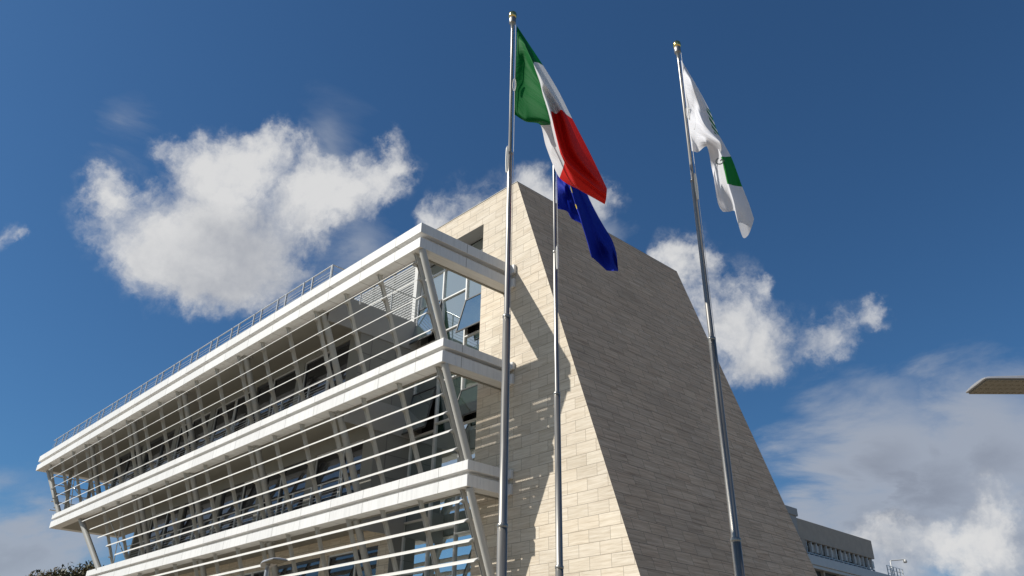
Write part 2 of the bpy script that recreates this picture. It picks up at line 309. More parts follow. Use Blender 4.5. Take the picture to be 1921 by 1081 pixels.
# ------------------------------------------------------------------ mesh helper
def bl(x, y, z): return Vector((x+SH*y, y, z+EYE))       # building axes (height from eye level) to world
def ident(x, y, z): return Vector((x, y, z))
class MB:
    def __init__(s, tf=bl): s.v = []; s.f = []; s.m = []; s.u = []; s.tf = tf; s.sm = []
    def _add(s, vs, faces, mi=0, uvs=None, smooth=False):
        k = len(s.v); s.v += vs
        for i, f in enumerate(faces):
            s.f.append([k+j for j in f]); s.m.append(mi); s.u.append(uvs[i] if uvs else None); s.sm.append(smooth)
    def box(s, x0, x1, y0, y1, z0, z1, mi=0):
        c = [(x, y, z) for z in (z0, z1) for y in (y0, y1) for x in (x0, x1)]
        fs = [(0, 2, 3, 1), (4, 5, 7, 6), (0, 1, 5, 4), (2, 6, 7, 3), (0, 4, 6, 2), (1, 3, 7, 5)]
        ax = [(0, 1), (0, 1), (0, 2), (0, 2), (1, 2), (1, 2)]
        s._add([s.tf(*p) for p in c], fs, mi, [[(c[j][a], c[j][b]) for j in f] for f, (a, b) in zip(fs, ax)])
    def quad(s, pts, mi=0, uv=None):
        s._add([s.tf(*p) for p in pts], [tuple(range(len(pts)))], mi, [uv] if uv else None)
    def beam(s, a, b, wx, wy, mi=0, up=None):             # rectangular bar from a to b (points before tf), wx across, wy deep
        a, b = s.tf(*a), s.tf(*b); d = (b-a).normalized()
        e1 = Vector((1, 0, 0)) if up is None else Vector(up)
        e1 = (e1-d*e1.dot(d)).normalized(); e2 = d.cross(e1)
        vs = [p + e1*wx/2*i + e2*wy/2*j for p in (a, b) for i, j in ((-1, -1), (1, -1), (1, 1), (-1, 1))]
        s._add(vs, [(0, 1, 2, 3), (7, 6, 5, 4), (0, 4, 5, 1), (1, 5, 6, 2), (2, 6, 7, 3), (3, 7, 4, 0)], mi)
    def tube(s, pts, r, seg=10, mi=0, r2=None, flat=1.0, raw=False):
        P = [Vector(p) if raw else s.tf(*p) for p in pts]; n = len(P); vs = []
        ref = None
        for i, p in enumerate(P):
            d = (P[min(i+1, n-1)]-P[max(i-1, 0)]).normalized()
            if ref is None: ref = Vector((0, 0, 1)) if abs(d.z) < 0.9 else Vector((1, 0, 0))
            e1 = (ref-d*ref.dot(d)).normalized(); e2 = d.cross(e1); ref = e1
            rr = r if r2 is None else r+(r2-r)*i/(n-1)
            if isinstance(r, (list, tuple)): rr = r[i]
            vs += [p+e1*rr*flat*math.cos(2*math.pi*k/seg)+e2*rr*math.sin(2*math.pi*k/seg) for k in range(seg)]
        fs = [(i*seg+k, i*seg+(k+1) % seg, (i+1)*seg+(k+1) % seg, (i+1)*seg+k) for i in range(n-1) for k in range(seg)]
        s._add(vs, fs, mi, None, True)
        s._add([vs[k] for k in range(seg)], [tuple(reversed(range(seg)))], mi)
        s._add([vs[(n-1)*seg+k] for k in range(seg)], [tuple(range(seg))], mi)
    def lathe(s, base, prof, seg=20, mi=0):               # prof: (r, z)
        B = Vector(base); vs = [B+Vector((r*math.cos(2*math.pi*k/seg), r*math.sin(2*math.pi*k/seg), z)) for r, z in prof for k in range(seg)]
        n = len(prof)
        fs = [(i*seg+k, i*seg+(k+1) % seg, (i+1)*seg+(k+1) % seg, (i+1)*seg+k) for i in range(n-1) for k in range(seg)]
        s._add(vs, fs, mi, None, True)
    def build(s, name, mats, parent=None, bevel=0.0):
        me = bpy.data.meshes.new(name)
        me.from_pydata([tuple(v) for v in s.v], [], s.f)
        for mn in ([mats] if isinstance(mats, str) else mats): me.materials.append(MATS[mn])
        me.polygons.foreach_set('material_index', s.m); me.polygons.foreach_set('use_smooth', s.sm)
        if any(u for u in s.u):
            ul = me.uv_layers.new(name='UVMap')
            for p, u in zip(me.polygons, s.u):
                for k, li in enumerate(p.loop_indices):
                    ul.data[li].uv = u[k] if u else (0, 0)
        me.update()
        o = bpy.data.objects.new(name, me); COL.objects.link(o)
        if parent: adopt(o, parent)
        if bevel:
            bm_ = o.modifiers.new('bevel', 'BEVEL'); bm_.width = bevel; bm_.segments = 1; bm_.limit_method = 'ANGLE'
        return o
ROOT = {}
def base_of(o):
    return ROOT[o.name]
def adopt(o, parent):
    o.parent = parent
    top = parent
    while top.parent: top = top.parent
    if parent is top: o.matrix_parent_inverse = Matrix.Translation(-Vector(ROOT[top.name]))
def thing(name, label, cat, loc=(0, 0, 0), group=None):
    o = bpy.data.objects.new(name, None); COL.objects.link(o); o.location = loc; o.empty_display_size = 0.3
    ROOT[o.name] = tuple(loc)
    tag(o, label, cat, group); return o
def tag(o, label, cat, group=None):
    o['label'] = label; o['category'] = cat
    if group: o['group'] = group
def dup(o, dx=0, dy=0, dz=0):                              # copy of a part with its sub-parts, moved along
    c = o.copy(); COL.objects.link(c); c.location = Vector(o.location)+Vector((dx, dy, dz))
    for ch in list(o.children):
        k = ch.copy(); COL.objects.link(k); k.parent = c
    return c

# ------------------------------------------------------------------ ground
gm_ = MB(ident); gm_.quad([(-3000, -3000, 0), (3000, -3000, 0), (3000, 3000, 0), (-3000, 3000, 0)])
ground = gm_.build('ground', 'paving'); ground['kind'] = 'structure'

# ------------------------------------------------------------------ office building (heights below are above eye level)
TOP = [15.07, 11.06, 7.19, 3.30]; BOT = [14.09, 10.21, 6.35, 2.40]
FR = [13.64, 14.89, 16.16, 17.42]; XL = [-60.4, -58.3, -52.9, -49.5]
UPH = [0.39, 0.30, 0.32, 0.32]; GRV = [0.19, 0.14, 0.14, 0.14]
YIN = [15.85, 17.0, 18.15]; XR = -19.13; XE = -25.75; YW = 18.0; YG = 18.7; MOD = 2.135
BLD = thing('office_building', 'white office building with stacked louvred balconies leaning outward beside the stone tower', 'building', bl(-40, 20, -EYE))
for i in range(4):
    t_, b_, y_, xl = TOP[i], BOT[i], FR[i], XL[i]
    zu = t_-UPH[i]; zg = zu-GRV[i]; W = 0.55
    m = MB()
    # front beam: upper fascia, recessed groove, lower fascia
    m.box(xl, XR, y_, y_+W, zu, t_); m.box(xl+.22, XR-.22, y_+.22, y_+W, zg, zu); m.box(xl-.02, XR-.02, y_+.015, y_+W, b_, zg)
    # return beam running back to the stone wall
    m.box(XR-W, XR, y_+W, YW-.003, zu, t_); m.box(XR-W, XR-.22, y_+W, YW-.003, zg, zu); m.box(XR-W, XR-.02, y_+W, YW-.003, b_, zg)
    # left end return
    yb = 19.2
    m.box(xl, xl+W, y_+W, yb, zu, t_); m.box(xl+.22, xl+W, y_+W, yb, zg, zu); m.box(xl-.02, xl+W, y_+W, yb, b_, zg)
    if i < 3:
        # stub plates where the return beam meets the stone
        m.box(XR, XR+.14, YW-.12, YW-.004, zu+.02, t_-.01); m.box(XR-.02, XR+.12, YW-.12, YW-.004, b_+.02, zg-.02)
    m.build('balcony_edge', 'white_cladding', BLD, 0.008)
    s = MB()
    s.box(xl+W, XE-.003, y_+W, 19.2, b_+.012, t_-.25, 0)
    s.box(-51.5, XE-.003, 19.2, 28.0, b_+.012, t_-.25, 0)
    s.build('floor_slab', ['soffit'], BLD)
    dk = MB(); dk.box(xl+W+.01, XE-.01, y_+W+.01, 19.19, t_-.249, t_-.235); dk.build('deck_surface', 'deck_dark', BLD)
    # small ledge line under the front beam of the void
    l = MB(); l.box(XE, XR-W, y_+W-.05, y_+W+.03, b_-.035, b_-.002); l.box(XR-W-.03, XR-W+.05, y_+W+.03, YW-.01, b_-.035, b_-.002)
    l.build('drip_edge', 'soffit', BLD)
rs = MB(); rs.box(-51.5, XE-.01, 15.0, 27.9, 14.83, 14.93); rs.build('roof_covering', 'gravel_roof', BLD)

# inclined screens: mullions, round columns, louvre blades
def plane_y(i, z):                     # front plane of the screen on storey i, leaning back towards its foot
    z1, z0 = BOT[i], TOP[i+1]; y1, y0 = FR[i]+.17, FR[i+1]+.16
    return y1+(y0-y1)*(z1-z)/(z1-z0)
BT = [0.12+.186*k for k in range(5)]
for i in range(3):
    z1, z0 = BOT[i], TOP[i+1]
    def pt(x, z, dy=0.0): return (x, plane_y(i, z)+dy, z)
    def mull(x):
        m = MB()
        for dx in (-.036, .036):
            m.beam(pt(x+dx, z1, .07), pt(x+dx, z0-.2, .07), .022, .14)
        m.beam(pt(x, z1-.02, .125), pt(x, z0-.2, .125), .05, .02)
        m.box(x-.07, x+.07, plane_y(i, z1)-.03, plane_y(i, z1)+.17, z1-.015, z1-.001)
        for tb in BT:                  # brackets: tapered cantilever arms to the blades
            zb = z1+(z0-z1)*tb
            a = pt(x, zb, 0)
            for dx in (-.03, .03):
                y0_, y1_ = a[1]-.12, a[1]+.05
                P = [(x+dx-.007, y1_, zb+.02), (x+dx-.007, y0_, zb+.015), (x+dx-.007, y0_, zb-.025), (x+dx-.007, y1_, zb-.05)]
                Q = [(p[0]+.014, p[1], p[2]) for p in P]
                m._add([m.tf(*p) for p in P+Q], [(0, 1, 2, 3), (7, 6, 5, 4), (0, 4, 5, 1), (1, 5, 6, 2), (2, 6, 7, 3), (3, 7, 4, 0)])
            m.box(x-.05, x+.05, a[1]-.012, a[1]-.004, zb-.06, zb+.03)
        return m.build('mullion', 'steel_paint', BLD)
    x0 = -19.64; first = mull(x0)
    k = 1
    while x0-MOD*k > XL[i]+1.2 + (6.5 if i == 1 else 5 if i == 2 else 0):
        dup(first, -MOD*k); k += 1
    c = MB(); c.tube([(-25.92, plane_y(i, z1)+.36, z1-.001), (-25.92, plane_y(i, z0-.25)+.36, z0-.25)], .135, 16)
    c.box(-26.14, -25.70, plane_y(i, z1)+.14, plane_y(i, z1)+.58, z1-.022, z1-.0015)
    c0 = c.build('column', 'column_paint', BLD)
    for j in range(1, 5 if i == 0 else 4 if i == 1 else 3): dup(c0, -3*MOD*j)
    # corner column, a flattened leaning tube
    cc = MB(); xa = -19.27
    cc.tube([(xa, FR[i]+.22, z1-.001), (xa, plane_y(i, z0)+.02, z0-.05)], .125, 18)
    cc.build('corner_column', 'steel_paint', BLD)
    for kb, tb in enumerate(BT):
        zb = z1+(z0-z1)*tb; a = pt(0, zb, 0)
        xl = {0: -57.85+.22*kb, 1: -52.5+1.0*kb, 2: -47.4+1.0*kb}[i]
        m = MB()
        # aerofoil blade: flat lens section, tip cut at a slant
        ca, sa = math.cos(.78), math.sin(.78)
        sec = [(p*ca-q_*sa, p*sa+q_*ca) for p, q_ in ((-.096, -.003), (-.07, .011), (-.02, .017), (.045, .014), (.096, .003), (.07, -.010), (.0, -.015), (-.065, -.012))]
        vs = []
        for xx, sl in ((xl, -1.6), (XR-.46, 0.6)):
            vs += [m.tf(xx+sl*q[0], a[1]-.13+q[0], zb+q[1]) for q in sec]
        n = len(sec)
        m._add(vs, [tuple(range(n))[::-1], tuple(range(n, 2*n))]+[(q, (q+1) % n, n+(q+1) % n, n+q) for q in range(n)])
        m.build('louvre_blade', 'white_paint', BLD)
# left end columns, end screen and cross bracing
e = MB(); e.tube([(-59.75, 14.25, BOT[0]-.001), (-57.55, 15.15, TOP[1]-.2)], .15, 16); e.build('end_column', 'column_paint', BLD)
e = MB(); e.tube([(-53.85, 15.35, BOT[1]-.001), (-51.2, 16.35, TOP[2]-.2)], .16, 16); e.build('end_column', 'column_paint', BLD)
for (xx, yy) in ((-58.9, 15.4), (-58.6, 16.6)):
    e = MB(); e.beam((xx, yy, BOT[0]), (xx+1.1, yy+.1, TOP[1]-.2), .08, .22)
    for k in range(5):
        zz = BOT[0]-.45-.58*k; xx_ = xx+1.1*(BOT[0]-zz)/3.2
        e.box(xx_-.35, xx_, yy-.03, yy+.03, zz-.06, zz)
    e.build('end_mullion', 'steel_paint', BLD)
for k in range(5):
    zz = BOT[0]-.45-.58*k; xx_ = -58.9+1.1*(BOT[0]-zz)/3.2-.3
    e = MB(); e.beam((xx_, 14.6, zz), (xx_, 19.0, zz), .14, .04, 0, (1, 0, 0)); e.build('end_louvre', 'white_paint', BLD)
for (a, b_) in (((-58.2, 14.6, 13.9), (-54.4, 15.6, 11.2)), ((-54.6, 14.4, 13.9), (-57.4, 15.6, 11.2)), ((-58.6, 17.6, 13.9), (-54.0, 17.6, 11.2)), ((-54.0, 17.7, 13.9), (-58.0, 17.7, 11.2)),
               ((-51.6, 16.2, 10.1), (-49.0, 16.9, 7.4)), ((-49.4, 16.2, 10.1), (-51.0, 16.9, 7.4))):
    e = MB(); e.tube([a, b_], .028, 8); e.build('brace_rod', 'rail_steel', BLD)
e = MB()                                # escape stair flight seen through the open end
for k in range(9):
    e.box(-55.3+.30*k, -55.0+.30*k, 16.4, 17.6, 11.05+.19*k, 11.11+.19*k)
e.beam((-55.3, 16.4, 10.95), (-52.4, 16.4, 12.75), .05, .28, 0, (0, 1, 0)); e.beam((-55.3, 17.6, 10.95), (-52.4, 17.6, 12.75), .05, .28, 0, (0, 1, 0))
e.build('stair_flight', 'panel_dark', BLD)

# set-back inner facades, with glazed doors
for i in range(3):
    y = YIN[i]; z1 = BOT[i]+.012; z0 = TOP[i+1]-.25; head = BOT[i]-.42-.10*i
    xl = [-51.5, -49.0, -47.0][i]; bay = 2*MOD
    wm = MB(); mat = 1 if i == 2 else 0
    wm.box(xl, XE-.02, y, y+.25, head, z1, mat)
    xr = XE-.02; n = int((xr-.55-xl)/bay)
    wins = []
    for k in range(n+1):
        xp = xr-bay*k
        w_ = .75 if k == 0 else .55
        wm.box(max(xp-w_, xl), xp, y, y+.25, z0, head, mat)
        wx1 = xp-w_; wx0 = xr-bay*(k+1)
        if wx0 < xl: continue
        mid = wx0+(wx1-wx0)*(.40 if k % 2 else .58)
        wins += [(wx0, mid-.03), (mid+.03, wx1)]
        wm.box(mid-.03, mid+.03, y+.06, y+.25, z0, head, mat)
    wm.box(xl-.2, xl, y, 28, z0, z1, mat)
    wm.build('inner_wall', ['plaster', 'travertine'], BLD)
    for (a, b_) in wins:
        f = MB(); fw = .07; yy = y+.05
        f.box(a, a+fw, yy, yy+.1, z0, head); f.box(b_-fw, b_, yy, yy+.1, z0, head); f.box(a+fw, b_-fw, yy, yy+.1, head-fw, head); f.box(a+fw, b_-fw, yy, yy+.1, z0, z0+.1)
        fo = f.build('window', 'frame_light' if random.random() < .5 else 'frame_dark', BLD)
        # inner dark sash with the pane set in it
        s = MB(); s.box(a+fw, a+fw+.05, yy+.03, yy+.08, z0+.1, head-fw); s.box(b_-fw-.05, b_-fw, yy+.03, yy+.08, z0+.1, head-fw)
        s.box(a+fw+.05, b_-fw-.05, yy+.03, yy+.08, z0+.1, z0+.16); s.box(a+fw+.05, b_-fw-.05, yy+.03, yy+.08, head-fw-.05, head-fw)
        s.build('sash', 'frame_dark', fo)
        p = MB(); tl = random.uniform(-.012, .012)
        p.quad([(a+fw+.05, yy+.06, z0+.1), (b_-fw-.05, yy+.06+tl, z0+.1), (b_-fw-.05, yy+.06+tl, head-fw), (a+fw+.05, yy+.06, head-fw)]); p.build('pane', 'window_glass', fo)
    # wall closing the set-back towards the glazed stairwell
    ew = MB(); zt = TOP[i]-.02; zs = BOT[i]-.36
    ew.box(XE, XE+.06, FR[i]+.62, YG-.01, zs, zt, 0)
    ew.box(XE-.02, XE+.02, y+.0, YG-.01, z0, zs-.004, 1)
    for zj in (zs-.85, zs-1.75):       # sunk joints between the panels
        ew.box(XE+.02, XE+.026, y, YG-.01, zj-.008, zj+.008, 2)
    for yj in (y+.55, y+1.75):
        if yj < YG-.2: ew.box(XE+.02, XE+.0275, yj-.008, yj+.008, z0, zs-.01, 2)
    if i == 2: pass
    ew.build('end_wall', ['panel_grey', 'panel_dark', 'frame_dark'], BLD)

# railing panels: pairs of flat posts with seven wires and a handrail
def rail_panel(x0, x1, y, z0, h, name='railing'):
    m = MB()
    for xx in (x0+.03, x1-.03):
        m.box(xx-.028, xx+.028, y-.012, y+.012, z0, z0+h)
        m.box(xx-.028, xx+.028, y+.03, y+.054, z0, z0+h)
    x2 = x0+.03-.6; m.tube([(x2, y+.02, z0+h+.01), (x1, y+.02, z0+h+.01)], .028, 8)
    for k in range(7):
        zz = z0+h*(.10+.115*k); m.tube([(x2, y+.02, zz), (x1-.03, y+.02, zz)], .0095, 6)
    return m.build(name, 'rail_steel', BLD)
L = 1.50; gap = .635
r0 = rail_panel(-25.55-L, -25.55, 14.02, 14.82, 1.28)
for k in range(1, 16): dup(r0, -(L+gap)*k)
m = MB(); yy = 14.05                    # its return along the roof edge above the stairwell
for y_ in (14.05, 15.5, 17.0, 18.4): m.box(-25.54, -25.51, y_-.028, y_+.028, 14.82, 16.10)
m.tube([(-25.525, 14.02, 16.11), (-25.525, 18.45, 16.11)], .028, 8)
for k in range(7): m.tube([(-25.525, 14.05, 14.82+1.28*(.10+.115*k)), (-25.525, 18.4, 14.82+1.28*(.10+.115*k))], .0095, 6)
m.build('railing', 'rail_steel', BLD)
for i in range(2):
    z0 = TOP[i+1]-.25; y = YIN[i]-.62
    q = rail_panel(-28.25, -26.75, y, z0, 1.08)
    for k in range(1, 11 if i == 0 else 10): dup(q, -MOD*k)

# louvred plant screen on the roof
s = MB()
for xx in (-31.4, -29.6, -27.9, -26.35): s.box(xx-.06, xx+.06, 18.57, 18.68, 14.82, 19.1)
s.box(-31.4, -26.35, 18.58, 18.67, 19.0, 19.1)
s.box(-31.5, -26.2, 19.2, 19.26, 14.83, 18.9)  # dark sheet added behind the slats so their gaps read dark
s.build('plant_screen_frame_and_backing', 'frame_dark', BLD)
for k in range(31):
    zz = 14.95+.135*k; b_ = MB(); b_.beam((-32.2, 18.5, zz), (-26.04, 18.5, zz), .062, .012, 0, (0, .35, -.94)); b_.build('plant_screen_slat', 'frame_light', BLD)
s = MB(); s.box(-26.03, -25.80, 18.42, 18.69, 14.83, 19.1); s.build('plant_screen_pier', 'white_paint', BLD)

# ------------------------------------------------------------------ stone tower with the glazed stairwell
TW = thing('stone_tower', 'travertine clad tower with one sharply raking side wall, right of the balconies', 'tower', bl(-18, 23, -EYE))
AX, AZ, SL, YB = -19.01, 18.97, 0.3165, 28.51
def rx(z): return AX+SL*(AZ-z)
NX0, NX1, NZ = -25.78, -20.95, 17.82
m = MB(); zb = -EYE
def fq(pts, mi=0): m.quad([(x, YW, z) for x, z in pts], mi, [(x+.23, z+.11) for x, z in pts])
fq([(NX1, zb), (rx(zb), zb), (rx(NZ), NZ), (NX1, NZ)])
fq([(NX0, NZ), (NX1, NZ), (rx(NZ), NZ), (AX, AZ), (NX0, AZ)])
# raking side, its length measured down the slope
sl = math.sqrt(1+SL*SL)
m.quad([(rx(zb), YW, zb), (rx(zb), YB, zb), (AX, YB, AZ), (AX, YW, AZ)], 1, [(YW, zb*sl), (YB, zb*sl), (YB, AZ*sl), (YW, AZ*sl)])
m.quad([(rx(zb), YB, zb), (NX0, YB, zb), (NX0, YB, AZ), (AX, YB, AZ)], 0, [(-rx(zb), zb), (-NX0, zb), (-NX0, AZ), (-AX, AZ)])
m.quad([(NX0, YW, AZ), (AX, YW, AZ), (AX, YB, AZ), (NX0, YB, AZ)], 0, [(NX0, YW), (AX, YW), (AX, YB), (NX0, YB)])
m.quad([(NX0, YB, zb), (NX0, YG, zb), (NX0, YG, AZ), (NX0, YB, AZ)], 0, [(YB, zb), (YG, zb), (YG, AZ), (YB, AZ)])
m.quad([(NX0, YG, NZ), (NX0, YW, NZ), (NX0, YW, AZ), (NX0, YG, AZ)], 0, [(YG, NZ), (YW, NZ), (YW, AZ), (YG, AZ)])
# reveals of the tall opening
m.quad([(NX1, YW, zb), (NX1, YW, NZ), (NX1, YG, NZ), (NX1, YG, zb)], 0, [(YW, zb), (YW, NZ), (YG, NZ), (YG, zb)])
m.quad([(NX0, YW, NZ), (NX0, YG, NZ), (NX1, YG, NZ), (NX1, YW, NZ)], 2)
m.build('tower_wall', ['travertine', 'split_travertine_shaded', 'panel_grey'], TW)
c = MB(); c.box(NX0, AX+.0, YW-.02, YB, AZ, AZ+.025); c.build('coping', 'panel_grey', TW)
# glazing
cols = [NX0+.02, -24.20, -22.66, NX1-.01]
trs = [[17.2, 15.72, 13.9, 11.72, 9.9, 8.0, 6.5, 4.6, 2.7, .8], [17.2, 15.70, 14.15, 11.9, 10.16, 8.0, 6.0, 4.2, 2.4, .6], [17.2, 15.10, 13.45, 11.13, 9.79, 7.4, 5.7, 3.9, 2.2, .5]]
sash = {(0, 15.72), (2, 15.10), (2, 11.13), (0, 11.72)}
f = MB()
for xx in cols: f.box(xx-.035 if xx > NX0+.1 else xx, xx+.035 if xx < NX1-.1 else xx+.01, YG-.05, YG+.12, zb, NZ)
for j in range(3):
    for z in trs[j]: f.box(cols[j]+.035, cols[j+1]-.035, YG-.045, YG+.10, z-.028, z+.028)
frm = f.build('stair_window', 'frame_light', TW)
for j in range(3):
    zs = [NZ]+trs[j]+[zb]
    for a, b_ in zip(zs, zs[1:]):
        p = MB()
        x0, x1 = cols[j]+.035, cols[j+1]-.035
        if (j, a) in sash:             # top-hung light standing open
            o_ = .42; H = a-b_; yo = YG-.06
            q = math.sqrt(max(H*H-o_*o_, .1))
            P = lambda x, t, d=0: (x, yo-o_*t-d, a-q*t)
            p.quad([P(x0, .03), P(x0, .97), P(x1, .97), P(x1, .03)], 0)
            for (aa, bb) in (((x0, 0), (x0, 1)), ((x1, 0), (x1, 1))): p.beam(P(*aa), P(*bb), .05, .05, 1)
            for t in (0.0, 1.0): p.beam(P(x0-.02, t), P(x1+.02, t), .05, .05, 1, (0, 1, 0))
            p.build('open_light', ['green_glass', 'frame_dark'], TW)
            p = MB(); p.quad([(x0, YG+.5, b_+.03), (x0, YG+.5, a-.03), (x1, YG+.5, a-.03), (x1, YG+.5, b_+.03)][::-1]); p.build('stairwell_dark_sheet', 'dark_void', TW)  # near-black sheet standing in for the unlit depth of the stairwell
            continue
        tl = random.uniform(-.01, .01)
        p.quad([(x0, YG+.03, b_), (x1, YG+.03+tl, b_), (x1, YG+.03+tl, a), (x0, YG+.03, a)]); p.build('pane', 'green_glass', frm)

# ------------------------------------------------------------------ far wing on the right
FB = thing('distant_building', 'far low stone wing with a slatted top storey, right of the tower foot', 'building', bl(-42, 82, -EYE))
m = MB(); m.box(-60, -39, 60, 90.2, 15.6, 17.55); m.box(-60, -39, 60, 75.6, 13.9, 15.6); m.build('upper_wall', 'far_stone', FB, 0.03)
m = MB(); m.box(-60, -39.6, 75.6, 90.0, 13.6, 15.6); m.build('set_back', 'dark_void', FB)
m = MB(); m.box(-60, -38.6, 60, 74.2, 17.55, 18.3); m.box(-39, -38.7, 60, 74.0, 13.9, 17.55); m.build('roof_upstand', 'panel_grey', FB, 0.03)
for k in range(15):
    y_ = 75.9+.98*k; m = MB()
    m.box(-39.3, -39.08, y_-.05, y_+.05, 14.55+random.uniform(-.1, .1), 15.58); m.box(-39.3, -39.08, y_+.25, y_+.33, 13.6, 14.45)
    m.box(-39.35, -39.32, y_-.05, y_+.9, 14.7, 15.45) if k % 3 else None
    m.build('facade_fin', 'white_paint', FB)
m = MB(); m.box(-39.3, -39.15, 75.7, 90.0, 14.44, 14.54); m.build('fin_rail', 'far_metal', FB)
for k in range(26):
    y_ = 75.8+.555*k; m = MB(); m.box(-39.5, -39.42, y_, y_+.16, 14.55+.2*(k % 2), 15.55); m.box(-39.5, -39.42, y_+.2, y_+.3, 13.65, 14.3); m.build('blind_strip', 'frame_light', FB) if False else m.box(-39.5, -39.45, y_+.05, y_+.45, 15.1, 15.2)
    m.build('window_mullion', 'white_paint', FB)
m = MB(); m.box(-60, -37.5, 60, 94.5, 12.9, 13.75); m.box(-60, -37.62, 60, 94.5, 12.6, 12.9); m.build('terrace_band', 'far_metal', FB, 0.03)
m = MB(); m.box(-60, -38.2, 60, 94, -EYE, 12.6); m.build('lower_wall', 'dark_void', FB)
for k in range(8):
    m = MB(); m.box(-38.2, -37.9, 70+3*k, 70.25+3*k, -EYE, 12.6); m.build('pilaster', 'far_stone', FB)
m = MB()
for k in range(6): m.box(-38.0, -37.92, 90.4+.75*k, 90.46+.75*k, 13.75, 14.9)
for z in (14.1, 14.5, 14.9): m.box(-38.0, -37.95, 90.4, 94.2, z-.02, z+.02)
m.build('railing', 'rail_steel', FB)
LT = thing('roof_floodlight', 'small white floodlight on a bent arm above the far wing roof', 'floodlight', bl(-38.4, 93.2, 13.75))
m = MB(); m.tube([(-38.4, 92.6, 13.75), (-38.4, 92.6, 15.62), (-38.35, 92.7, 15.7), (-37.6, 94.2, 15.9)], .055, 8); m.build('arm', 'white_paint', LT)
m = MB(); m.lathe(bl(-37.55, 94.35, 15.55), [(0.0, 0), (.17, .02), (.23, .16), (.18, .34), (.06, .4), (0, .4)], 14); m.build('lamp_head', 'white_paint', LT)

# ------------------------------------------------------------------ flagpoles
def polepos(h, k):                     # ground distance from the camera and bearing x/y
    y = h/math.sqrt(1+k*k); return Vector((k*y, y, 0))
POLES = [polepos(8.5, -1.0462), polepos(11.07, -.9092), polepos(9.392, -.5805)]
PLAB = ['tallest looking steel flagpole, gold ball on top, carrying the green white red flag',
        'steel flagpole carrying the blue flag, its top hidden behind the tricolour', 'steel flagpole with gold ball top carrying the white flag, at the right']
def joint(z, r0, r1): return [(r0, z-.05), (r0+.006, z-.045), (r0+.006, z-.012), (r1+.004, z), (r1, z+.004)]
def rope_loop(m, base, z0, z1, side, r=.009, bulge=.1):
    pts = []
    for k in range(13):
        a = 2*math.pi*k/12; e = .5-.5*math.cos(a)
        pts.append(base+Vector((0, 0, z0+(z1-z0)*e))+side*(.055+bulge*(.5+.5*math.sin(a))-.03)-Vector((base.x, base.y, 0)).normalized()*(.05))
    m.tube(pts, r, 6, 0, raw=True)
for n, (P, lab) in enumerate(zip(POLES, PLAB)):
    t = thing('flagpole', lab, 'flagpole', P, 'flagpoles in front of the building')
    m = MB(ident)
    prof = [(.056, 0), (.0545, 3.35)] + joint(3.40, .053, .0455) + [(.0445, 5.83)] + joint(5.88, .0445, .0345) + [(.033, 8.3)] + joint(8.36, .033, .0235) + [(.0205, 10.78)]
    m.lathe(P, prof, 24); m.build('shaft', 'brushed_steel', t)
    m = MB(ident); m.lathe(P, [(.021, 10.70), (.026, 10.71), (.026, 10.80), (.046, 10.815), (.052, 10.83), (.052, 10.90), (.05, 10.93), (0.0, 10.935)], 20); m.build('truck', 'brushed_steel', t)
    m = MB(ident); m.lathe(P, [(.04, 10.93), (.058, 10.945), (.062, 10.965), (.063, 11.0), (.056, 11.03), (.036, 11.055), (.014, 11.065), (.010, 11.085), (0, 11.09)], 20); m.build('finial', 'gold', t)
    m = MB(ident); out = Vector((P.x, P.y, 0)).normalized(); rt = Vector((out.y, -out.x, 0))
    top = P+rt*.05-out*.03
    m.tube([top+Vector((0, 0, 10.78)), top+Vector((0, 0, 8.5)), P+rt*.045+out*.03+Vector((0, 0, 6.5)), P+rt*.05+out*.04+Vector((0, 0, 1.2))], .0035, 6, 0, raw=True)
    m.build('halyard', 'rope', t)
    m = MB(ident); rope_loop(m, P, 7.98, 8.42, -rt if n == 0 else rt, .013, .022); m.build('rope_coil', 'rope', t)
    if n != 1:
        m = MB(ident); rope_loop(m, P, 9.42, 9.66, rt*.9, .005, .05); m.build('rope_ring', 'rope', t)

